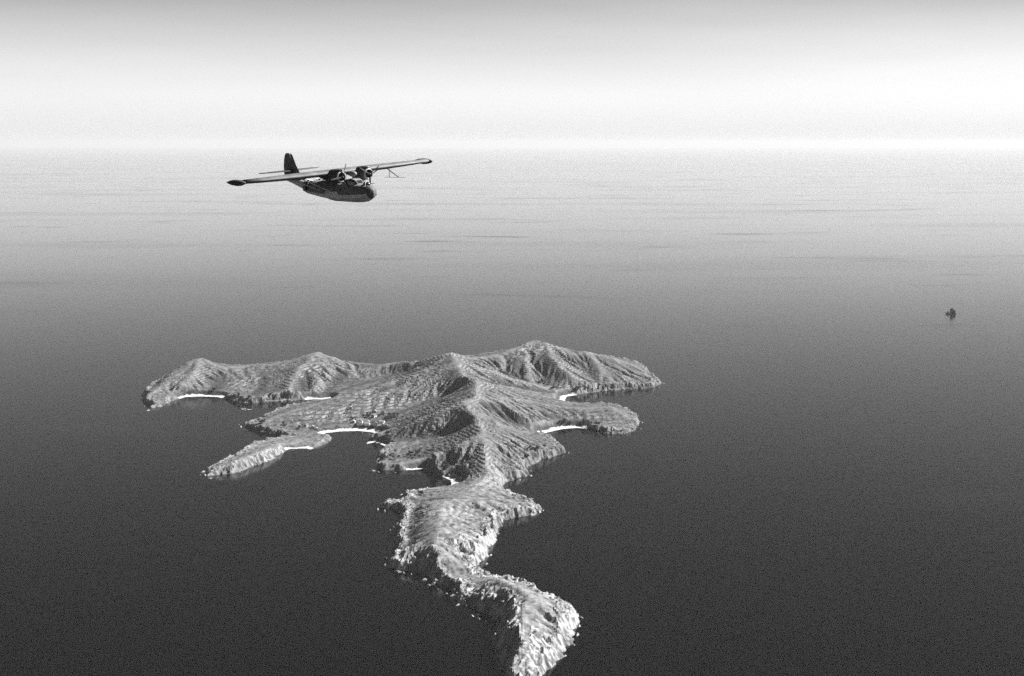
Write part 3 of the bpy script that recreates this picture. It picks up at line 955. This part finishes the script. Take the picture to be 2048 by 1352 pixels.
def boat_hull(L, B, D, mb, sheer=0.35, mi=0):
    rings = []
    for i in range(11):
        t = i / 10.0
        x = -L / 2 + L * t
        w = B / 2 * (math.sin(math.pi * (0.16 + 0.84 * t)) ** 0.55 if t < 1 else 0.0)
        w = max(w, 0.04 * B)
        top = D + sheer * D * (2 * t - 1) ** 2 * (1.5 if t > 0.5 else 1.0)
        bot = -0.25 * D + 0.55 * D * max(0, (2 * t - 1)) ** 3
        rings.append([(x, -w, top), (x, -w * 0.88, (top + bot) / 2), (x, -w * 0.35, bot), (x, w * 0.35, bot), (x, w * 0.88, (top + bot) / 2), (x, w, top), (x, w * 0.8, top - 0.25 * D), (x, -w * 0.8, top - 0.25 * D)])
    return mb.loft(rings, True, mi)


for px, py, label in ((487, 819, 'small pale open boat moored near the mouth of the inlet'), (499, 820, 'small pale open boat lying closer to the mid headland')):
    p = at(px, py, 0)
    e = empty('boat', (p[0], p[1], 0.05), (0, 0, random.uniform(-0.3, 0.3)))
    boat_hull(10.5, 2.6, 1.2, MB()).build('hull', M_BOAT, e, True)
    for s in (-2.6, 0, 2.4):
        MB().box((s, 0, 0.85), (0.35, 2.0, 0.08)).build('thwart', M_BWOOD, e)
    tag(e, label, 'boat', 'boats in the inlet')

# ------------------------------------------------------------------ sailing junk
M_SAIL = grey_mat('tarred_sail', 0.05, 0.9, var=0.2, scale=0.3)
M_JUNK = grey_mat('dark_hull_timber', 0.045, 0.85, var=0.25, scale=0.4)
p = at(1901, 628, 0)
junk = empty('sailing_junk', (p[0], p[1], 0), (0, 0, math.radians(166)))
boat_hull(34, 8, 3.0, MB(), 0.8).build('hull', M_JUNK, junk, True)
MB().box((-13.0, 0, 5.2), (6.5, 5.6, 2.2)).box((-13.6, 0, 6.6), (5.0, 5.0, 0.5)).build('stern_cabin', M_JUNK, junk)
for mx, mh, sw, sb, st in ((9.0, 9.5, 6.0, 3.6, 9.0), (-2.0, 20.5, 13.5, 3.6, 19.5), (-11.5, 15.0, 9.0, 6.6, 14.0)):
    MB().tube((mx, 0, 1.0), (mx, 0, mh), 0.32, 0.15).build('mast', M_JUNK, junk)
    sm = MB()
    nb = 7
    front, back = [], []
    for i in range(nb + 1):
        t = i / nb
        z = sb + (st - sb) * t
        f = mx + sw * (0.34 - 0.06 * t)
        a = mx - sw * (0.66 - 0.30 * t * t)
        zz = z - (0.9 * (1 - t)) + 0.10 * sw * t
        bulge = 0.9 * math.sin(math.pi * (0.15 + 0.7 * t))
        front.append([(f, 0.5, z), (mx - sw * 0.15, 0.5 + bulge, (z + zz) / 2), (a, 0.5, zz)])
    rings = [r + [(q[0], q[1] + 0.08, q[2]) for q in r[::-1]] for r in front]
    sail = sm.loft(rings).build('sail', M_SAIL, junk)
    for r in front:
        bm_ = MB().tube(r[0], r[1], 0.14, k=6).tube(r[1], r[2], 0.14, k=6)
        bm_.build('batten', M_JUNK, sail)
MB().box((-17.6, 0, 1.2), (2.2, 0.3, 4.2)).build('rudder', M_JUNK, junk)
tag(junk, 'dark sailing junk alone on the open sea beyond the island', 'sailing ship')

# ------------------------------------------------------------------ flying boat: x forward, y to port, z up; keel at z = 0 below the nose
M_UP = grey_mat('dark_upper_paint', 0.19, 0.6, var=0.35, scale=0.7)
M_LOW = grey_mat('pale_hull_paint', 0.68, 0.5, var=0.18, scale=0.8)
M_WING = grey_mat('grey_wing_paint', 0.12, 0.6, var=0.3, scale=0.9)
M_COWL = grey_mat('dark_cowling', 0.10, 0.5, var=0.25, scale=1.2)
M_BARE = grey_mat('bare_metal', 0.38, 0.45, metal=0.3, var=0.05)
M_PALE = grey_mat('pale_strut_paint', 0.78, 0.45, var=0.05)
M_GLASS = grey_mat('window_glass', 0.03, 0.08, var=0.05, spec=0.9)
M_BLACK = grey_mat('dark_recess', 0.015, 0.8, var=0.1)
M_FLOAT = grey_mat('dark_float_paint', 0.07, 0.55, var=0.3, scale=1.0)
M_TAIL = grey_mat('dark_tail_paint', 0.15, 0.7, var=0.25, scale=0.8)
PL = empty('flying_boat', (-17.58, 178.73, CAM_H - 7.55), (math.radians(4.56), math.radians(0.5), math.radians(-46.81)))
tag(PL, 'twin-engined flying boat with high parasol wing in flight above the sea', 'seaplane')


def hull_section(s, keel, cz, cw, sz, sw, tz, tw):
    """keel height, chine height/half width, side height/half width, deck height/half width of the rounded top"""
    x = -s
    half = [(0, keel), (cw * 0.55, keel + (cz - keel) * 0.42), (cw, cz), (sw * 1.0, (cz + sz) / 2), (sw, sz)]
    for k in range(1, 5):
        a = math.pi / 2 * k / 5
        half.append((tw + (sw - tw) * math.cos(a), sz + (tz - sz) * math.sin(a)))
    half.append((tw * 0.5, tz))
    pts = [(x, -y, z) for y, z in half] + [(x, 0, tz + 0.02)] + [(x, y, z) for y, z in half[::-1][:-1]]
    return pts


secs = [  # s, keel, chine z, chine w, side z, side w, top z, top w
    (-0.60, 1.15, 1.35, 0.06, 1.50, 0.07, 1.62, 0.02), (-0.47, 0.85, 1.20, 0.38, 1.55, 0.42, 1.95, 0.12), (-0.15, 0.50, 1.02, 0.78, 1.55, 0.80, 2.18, 0.25),
    (0.6, 0.22, 0.86, 1.12, 1.55, 1.10, 2.32, 0.35), (1.6, 0.08, 0.74, 1.36, 1.55, 1.32, 2.38, 0.40), (3.0, 0.0, 0.66, 1.50, 1.5, 1.46, 2.42, 0.45), (5.0, 0.0, 0.62, 1.55, 1.45, 1.52, 2.50, 0.5),
    (7.5, 0.0, 0.60, 1.55, 1.45, 1.54, 2.55, 0.5), (7.52, 0.16, 0.62, 1.52, 1.45, 1.53, 2.55, 0.5), (9.5, 0.34, 0.74, 1.40, 1.5, 1.48, 2.56, 0.5), (11.5, 0.58, 0.90, 1.10, 1.55, 1.34, 2.56, 0.45), (13.1, 0.72, 1.0, 0.66, 1.6, 1.12, 2.56, 0.4),
    (13.12, 1.14, 1.36, 0.60, 1.7, 1.10, 2.56, 0.4), (14.6, 1.52, 1.68, 0.44, 1.9, 0.82, 2.56, 0.3), (16.2, 1.92, 2.02, 0.28, 2.15, 0.52, 2.58, 0.2), (17.8, 2.24, 2.30, 0.14, 2.36, 0.27, 2.56, 0.1), (18.9, 2.42, 2.44, 0.04, 2.46, 0.08, 2.52, 0.03)]
mb = MB()
rings = [hull_section(*q) for q in secs]
mb.loft(rings, True, mfun=lambda c: 2 if c[0] > 0.1 else 0 if (c[2] > 1.25 and c[0] > -12.6) else 1)
hull = mb.build('hull', [M_UP, M_LOW, M_WING], PL)
# spray rail and chine strip (sub-part)
for sgn in (-1, 1):
    r = MB()
    pts = [(-q[0], sgn * (q[3] + 0.03), q[2]) for q in secs[2:8]]
    for a, b in zip(pts[:-1], pts[1:]):
        r.tube(a, b, 0.05, k=6)
    r.build('spray_rail', M_LOW, hull)
# bow gun turret, cockpit roof with windscreen panes, side windows
tur = MB()
tr = []
for k in range(6):
    a = math.pi / 2 * k / 5.3
    tr.append([(-0.75 + 0.52 * math.cos(a) * math.cos(t), 0.52 * math.cos(a) * math.sin(t), 2.2 + 0.50 * math.sin(a)) for t in np.linspace(0, 2 * math.pi, 14, endpoint=False)])
tur.loft(tr)
tu = tur.build('bow_turret', M_GLASS, PL, True)
for t in (0.5, 2.1, 3.7, 5.3):
    f = MB()
    arc = [(-0.75 + 0.54 * math.cos(a) * math.cos(t), 0.54 * math.cos(a) * math.sin(t), 2.2 + 0.52 * math.sin(a)) for a in np.linspace(0, math.pi / 2, 6)]
    for a, b in zip(arc[:-1], arc[1:]):
        f.tube(a, b, 0.03, k=5)
    f.build('turret_frame', M_PALE, tu)
MB().tube((-0.4, -0.12, 2.4), (0.7, -0.12, 2.5), 0.035, k=6).build('gun_barrel', M_BLACK, PL)
MB().tube((-0.4, 0.12, 2.4), (0.7, 0.12, 2.5), 0.035, k=6).build('gun_barrel', M_BLACK, PL)
bw = MB().add([(0.46, -0.30, 1.62), (0.46, 0.30, 1.62), (0.36, 0.34, 1.9), (0.36, -0.34, 1.9)], [(0, 1, 2, 3)])
MB().box((0.34, 0, 1.78), (0.22, 0.62, 0.3)).build('bomb_aimer_window', M_GLASS, PL)
ck = MB()
cks = []
for s, w, z0, z1 in ((1.9, 0.62, 2.25, 2.42), (2.35, 0.78, 2.25, 2.86), (2.9, 0.86, 2.25, 3.02), (3.7, 0.84, 2.3, 3.02), (4.4, 0.7, 2.35, 2.85), (5.1, 0.5, 2.4, 2.62)):
    cks.append([(-s, -w, z0), (-s, -w * 0.97, z0 + (z1 - z0) * 0.6), (-s, -w * 0.66, z1), (-s, w * 0.66, z1), (-s, w * 0.97, z0 + (z1 - z0) * 0.6), (-s, w, z0)])
ck.loft(cks)
cab = ck.build('cockpit', M_UP, PL)


def quad_panel(name, q, mat, parent, lift=0.015, frame=None):
    q = [Vector(a) for a in q]
    nrm = (q[1] - q[0]).cross(q[2] - q[0]).normalized()
    c = sum(q, Vector()) / 4
    if nrm.dot(c - Vector((-3.4, 0, 2.3))) < 0: nrm = -nrm
    a = [c + (p_ - c) * 0.84 + nrm * lift for p_ in q]
    b = [p_ - nrm * (lift + 0.02) for p_ in a]
    return MB().add(a + b, [(0, 1, 2, 3), (7, 6, 5, 4), (0, 4, 5, 1), (1, 5, 6, 2), (2, 6, 7, 3), (3, 7, 4, 0)]).build(name, mat, parent)


for i in (0, 1, 2, 3):
    for k in ((0, 1), (1, 2), (3, 4), (4, 5)) if i else ((1, 2), (2, 3), (3, 4)):
        if i == 0 or k in ((0, 1), (4, 5), (1, 2), (3, 4)):
            quad_panel('cockpit_window', (cks[i][k[0]], cks[i][k[1]], cks[i + 1][k[1]], cks[i + 1][k[0]]), M_GLASS, cab)
# radome on its stub above the cockpit
rd = MB()
rr = []
for k, (x, r_) in enumerate(((0.55, 0.05), (0.42, 0.26), (0.15, 0.38), (-0.2, 0.40), (-0.55, 0.3), (-0.95, 0.08))):
    rr.append([(-3.35 + x, r_ * math.cos(t), 3.62 + r_ * 0.9 * math.sin(t)) for t in np.linspace(0, 2 * math.pi, 12, endpoint=False)])
rd.loft(rr)
rdo = rd.build('radome', M_UP, PL, True)
MB().tube((-3.4, 0, 2.95), (-3.4, 0, 3.4), 0.16, k=8).build('radome_mount', M_UP, rdo)
# waist blisters
for sgn in (-1, 1):
    b = MB()
    br = []
    for k, (x, r_) in enumerate(((1.15, 0.06), (1.0, 0.38), (0.6, 0.66), (0.0, 0.76), (-0.6, 0.66), (-1.0, 0.38), (-1.15, 0.06))):
        br.append([(-12.0 + x, sgn * 0.92 + r_ * 0.85 * math.cos(t), 1.98 + r_ * math.sin(t)) for t in np.linspace(0, 2 * math.pi, 14, endpoint=False)])
    b.loft(br)
    bo = b.build('waist_blister', M_GLASS, PL, True)
    for x, r_ in ((0.6, 0.67), (0.0, 0.77), (-0.6, 0.67)):
        f = MB()
        arc = [(-12.0 + x, sgn * 0.92 + r_ * 0.87 * math.cos(t), 1.98 + r_ * 1.02 * math.sin(t)) for t in np.linspace(0, 2 * math.pi, 15)]
        for a, c in zip(arc[:-1], arc[1:]):
            f.tube(a, c, 0.03, k=5)
        f.build('blister_frame', M_PALE, bo)
# portholes along the hull side
for sgn in (-1, 1):
    for s, z in ((4.4, 1.72), (5.9, 1.74), (9.6, 1.8)):
        MB().tube((-s, sgn * 1.36, z), (-s, sgn * 1.56, z), 0.17, k=12).build('porthole', M_GLASS, PL)

# pylon carrying the wing
py_r = []
for z, c, t in ((2.45, 4.2, 0.62), (2.8, 3.8, 0.55), (3.35, 3.9, 0.55), (3.62, 4.3, 0.60)):
    py_r.append([(-5.0 - c * q, t * w, z) for q, w in ((0.0, 0.0), (0.06, 0.55), (0.25, 1.0), (0.55, 0.9), (0.85, 0.4), (1.0, 0.0), (0.85, -0.4), (0.55, -0.9), (0.25, -1.0), (0.06, -0.55))])
pyl = MB().loft(py_r).build('pylon', M_UP, PL, True)
for sgn in (-1, 1):
    MB().box((-6.6, sgn * 0.565, 3.05), (0.34, 0.06, 0.3)).build('pylon_window', M_GLASS, pyl)

# wing
AIRF = [(0, 0.0), (0.012, 0.030), (0.05, 0.058), (0.12, 0.083), (0.25, 0.103), (0.40, 0.104), (0.6, 0.082), (0.8, 0.045), (1.0, 0.006)]


def foil(y, le, chord, zc, thick, inc):
    up_ = [(a, b) for a, b in AIRF]
    lo = [(a, -b * 0.55) for a, b in AIRF[::-1][:-1]][:-0 or None]
    lo = [(a, -b * 0.55) for a, b in AIRF[1:-1]][::-1]
    pts = []
    for a, b in up_ + [(1.0, -0.006)] + lo:
        xx = -a * chord; zz = b * chord * thick
        ca, sa = math.cos(inc), math.sin(inc)
        pts.append((-le + xx * ca - 0 * zz, y, zc + (xx + 0.3 * chord) * sa + zz))
    return pts


INC = math.radians(4.5)
WZ = 3.72
wing_def = [(-14.5, 5.7, 2.8, WZ + 0.10, 1.1), (-11.5, 5.35, 3.55, WZ + 0.05, 1.12), (-7.2, 4.95, 4.45, WZ, 1.12), (0, 4.9, 4.6, WZ, 1.12), (7.2, 4.95, 4.45, WZ, 1.12), (11.5, 5.35, 3.55, WZ + 0.05, 1.12), (14.5, 5.7, 2.8, WZ + 0.10, 1.1)]
wing = MB().loft([foil(y, le, c, z, t, INC) for y, le, c, z, t in wing_def]).build('wing', M_WING, PL, True)
for sgn in (-1, 1):
    # aileron: separate trailing panel with a hinge gap
    al = []
    for y in (8.0, 11.2, 14.0):
        c = np.interp(y, [7.2, 11.5, 14.9], [4.45, 3.55, 2.75]); le = np.interp(y, [7.2, 11.5, 14.9], [4.95, 5.35, 5.75]); z = np.interp(y, [7.2, 11.5, 14.9], [WZ, WZ + 0.05, WZ + 0.1])
        xa, xb = -le - 0.74 * c, -le - 1.03 * c
        za = z - 0.44 * c * math.sin(INC); zb = z - 0.73 * c * math.sin(INC)
        al.append([(xa, sgn * y, za + 0.075 * c), (xb, sgn * y, zb + 0.012), (xb, sgn * y, zb - 0.012), (xa, sgn * y, za - 0.046 * c)])
    MB().loft(al).build('aileron', M_WING, wing)
    # raised wingtip float: lens-shaped body standing on its side at the tip
    fl = []
    for x, r_, o_ in ((1.7, 0.03, 0.1), (1.35, 0.22, 0.05), (0.7, 0.38, 0), (-0.2, 0.44, 0), (-1.2, 0.36, 0), (-2.0, 0.18, 0), (-2.5, 0.03, 0)):
        ring = []
        for a, q in ((0, 1.25), (45, 0.95), (90, 0.92), (135, 1.0), (180, 1.15), (225, 0.95), (270, 0.92), (315, 0.95)):
            ring.append((-7.0 + x, sgn * (14.75 + r_ * q * 1.05 * math.cos(math.radians(a)) * 1.1), WZ + 0.10 + r_ * q * math.sin(math.radians(a))))
        fl.append(ring)
    fo = MB().loft(fl).build('tip_float', M_FLOAT, PL)
    MB().box((-7.1, sgn * 14.42, WZ + 0.10), (2.3, 0.16, 0.42)).build('float_fairing', M_PALE, fo)
    # lift struts, two a side
    MB().tube((-6.2, sgn * 1.5, 1.36), (-6.2, sgn * 6.1, WZ - 0.22), 0.11, k=8, flat=0.55).build('wing_strut', M_PALE, PL)
    MB().tube((-8.6, sgn * 1.45, 1.42), (-8.4, sgn * 6.1, WZ - 0.30), 0.10, k=8, flat=0.55).build('wing_strut', M_PALE, PL)

# engines
for sgn in (-1, 1):
    ey = sgn * 2.15
    nac = MB()
    nr = []
    for s, r_, zo in ((3.75, 0.58, 0), (4.3, 0.70, 0.0), (5.0, 0.72, 0.04), (6.0, 0.66, 0.12), (7.2, 0.50, 0.22), (8.4, 0.30, 0.28), (9.4, 0.08, 0.30)):
        nr.append([(-s, ey + r_ * math.cos(t), WZ - 0.30 + zo + r_ * math.sin(t)) for t in np.linspace(0, 2 * math.pi, 20, endpoint=False)])
    nac.loft(nr)
    no = nac.build('engine_nacelle', M_COWL, PL, True)
    cw = MB()
    cr = []
    for s, r_ in ((3.95, 0.74), (3.5, 0.76), (3.15, 0.74), (2.98, 0.68), (2.93, 0.60), (2.98, 0.53), (3.2, 0.50), (3.6, 0.50)):
        cr.append([(-s, ey + r_ * math.cos(t), WZ - 0.30 + r_ * math.sin(t)) for t in np.linspace(0, 2 * math.pi, 24, endpoint=False)])
    cw.loft(cr, False)
    cwo = cw.build('cowling', M_COWL, no, True)
    lp = MB()
    lr = []
    for s, r_ in ((3.06, 0.715), (2.95, 0.665), (2.90, 0.60), (2.95, 0.54), (3.08, 0.525)):
        lr.append([(-s, ey + r_ * math.cos(t), WZ - 0.30 + r_ * math.sin(t)) for t in np.linspace(0, 2 * math.pi, 24, endpoint=False)])
    lp.loft(lr, False).build('cowling_lip', M_BARE, no, True)
    MB().tube((-3.55, ey, WZ - 0.3), (-3.5, ey, WZ - 0.3), 0.52, k=20).build('engine_front', M_BLACK, no)
    for c_ in range(7):
        a = 2 * math.pi * c_ / 7
        MB().tube((-3.42, ey + 0.16 * math.cos(a), WZ - 0.3 + 0.16 * math.sin(a)), (-3.42, ey + 0.46 * math.cos(a), WZ - 0.3 + 0.46 * math.sin(a)), 0.09, k=7).build('engine_cylinder', M_COWL, no)
    sc = MB()
    sr = []
    for s, w, h in ((3.0, 0.26, 0.16), (3.3, 0.28, 0.20), (4.2, 0.28, 0.18), (5.2, 0.14, 0.05)):
        sr.append([(-s, ey + w * math.cos(t), WZ + 0.50 + h * math.sin(t)) for t in np.linspace(0, 2 * math.pi, 10, endpoint=False)])
    sc.loft(sr).build('air_scoop', M_COWL, no, True)
    MB().box((-4.6, ey, WZ - 1.06), (1.1, 0.5, 0.28)).build('oil_cooler', M_COWL, no)
    pr = MB().tube((-2.92, ey, WZ - 0.3), (-2.55, ey, WZ - 0.3), 0.16, 0.07, k=12).tube((-3.45, ey, WZ - 0.3), (-2.92, ey, WZ - 0.3), 0.09, k=10).build('propeller', M_COWL, PL, True)
    for b_ in range(3):
        a = 2 * math.pi * b_ / 3 + (0.5 if sgn > 0 else 1.15)
        ca, sa = math.cos(a), math.sin(a)
        bl = []
        for r_, c_, tw in ((0.12, 0.07, 0.9), (0.5, 0.10, 0.75), (1.0, 0.11, 0.5), (1.5, 0.09, 0.35), (1.8, 0.05, 0.3)):
            ring = []
            for u_, v_ in ((-1, 0), (0, 0.16), (1, 0), (0, -0.16)):
                cu, cx = c_ * (u_ * math.cos(tw) - v_ * math.sin(tw)), c_ * (u_ * math.sin(tw) + v_ * math.cos(tw))
                ring.append((-2.78 + cx, ey + r_ * ca - cu * sa, WZ - 0.3 + r_ * sa + cu * ca))
            bl.append(ring)
        MB().loft(bl).build('blade', M_BLACK, pr)

# tail
def fin_ring(z, x0, x1, t):
    return [(x0, 0, z), (x0 - (x0 - x1) * 0.25, t, z), (x0 - (x0 - x1) * 0.6, t * 0.8, z), (x1, 0.015, z), (x1, -0.015, z), (x0 - (x0 - x1) * 0.6, -t * 0.8, z), (x0 - (x0 - x1) * 0.25, -t, z)]


FIN = [(2.40, -13.2, -17.0, 0.16), (2.9, -14.3, -17.0, 0.16), (3.6, -15.2, -17.0, 0.15), (4.4, -15.8, -17.0, 0.13), (5.2, -16.2, -17.0, 0.10), (5.75, -16.5, -17.02, 0.06), (5.98, -16.8, -17.04, 0.03)]
MB().loft([fin_ring(*q) for q in FIN]).build('tail_fin', M_TAIL, PL)
RUD = [(2.45, -17.012, -18.7, 0.12), (3.3, -17.012, -18.75, 0.12), (4.3, -17.012, -18.7, 0.11), (5.2, -17.012, -18.5, 0.09), (5.75, -17.08, -18.25, 0.06), (6.02, -17.25, -17.95, 0.03)]
MB().loft([fin_ring(*q) for q in RUD]).build('rudder', M_TAIL, PL)
tp = []
for y, le, c in ((-4.75, 17.25, 0.55), (-4.3, 16.8, 1.15), (-2.0, 16.25, 1.75), (0, 15.95, 2.05), (2.0, 16.25, 1.75), (4.3, 16.8, 1.15), (4.75, 17.25, 0.55)):
    tp.append(foil(y, le, c, 3.72, 0.62, math.radians(1.0)))
MB().loft(tp).build('tailplane', M_FLOAT, PL, True)
for sgn in (-1, 1):
    e_ = []
    for y, x0, x1 in ((0.5, -18.05, -18.8), (2.0, -18.03, -18.75), (4.2, -17.98, -18.45)):
        e_.append([(x0, sgn * y, 3.76), (x1, sgn * y, 3.69), (x1, sgn * y, 3.67), (x0, sgn * y, 3.65)])
    MB().loft(e_).build('elevator', M_FLOAT, PL)

# aerial under the port wing, and its twin boom
for y in (7.9,):
    an = MB().tube((-6.0, y, WZ - 0.25), (-6.0, y - 0.1, WZ - 1.35), 0.035, k=6).tube((-6.8, y + 0.2, WZ - 0.25), (-5.3, y + 0.9, WZ - 1.42), 0.06, k=6)
    ao = an.build('radar_aerial', M_COWL, PL)
    MB().tube((-6.6, y - 0.4, WZ - 1.35), (-4.6, y + 1.5, WZ - 1.5), 0.03, k=6).build('aerial_boom', M_COWL, ao)
    for q in (0.15, 0.35, 0.55, 0.75, 0.95):
        c_ = Vector((-6.6, y - 0.4, WZ - 1.35)).lerp(Vector((-4.6, y + 1.5, WZ - 1.5)), q)
        MB().tube(c_ + Vector((0.2, -0.2, 0)), c_ + Vector((-0.2, 0.2, 0)), 0.018, k=5).build('aerial_rod', M_COWL, ao)
# mast on the cockpit roof and wire to the fin
MB().tube((-4.9, 0.0, 2.6), (-4.9, 0.0, 2.95), 0.04, k=6).build('aerial_stub', M_UP, PL)

# ------------------------------------------------------------------ haze: the air itself
HB = 166000.0
HT = CAM_H + 180.0
hz = MB().box((0, 0, (HT - 3) / 2), (2 * HB, 2 * HB, HT + 3))
m = bpy.data.materials.new('haze_air')
m.use_nodes = True
m.node_tree.nodes.clear()
mo = m.node_tree.nodes.new('ShaderNodeOutputMaterial')
pv = m.node_tree.nodes.new('ShaderNodeVolumePrincipled')
pv.inputs['Color'].default_value = (0.79, 0.79, 0.79, 1)
pv.inputs['Density'].default_value = HAZE_DENSITY
pv.inputs['Anisotropy'].default_value = 0.1
m.node_tree.links.new(pv.outputs[0], mo.inputs['Volume'])
haze = hz.build('haze', m)
tag(haze, 'pale sea haze whitening the far water', 'haze', kind='stuff')
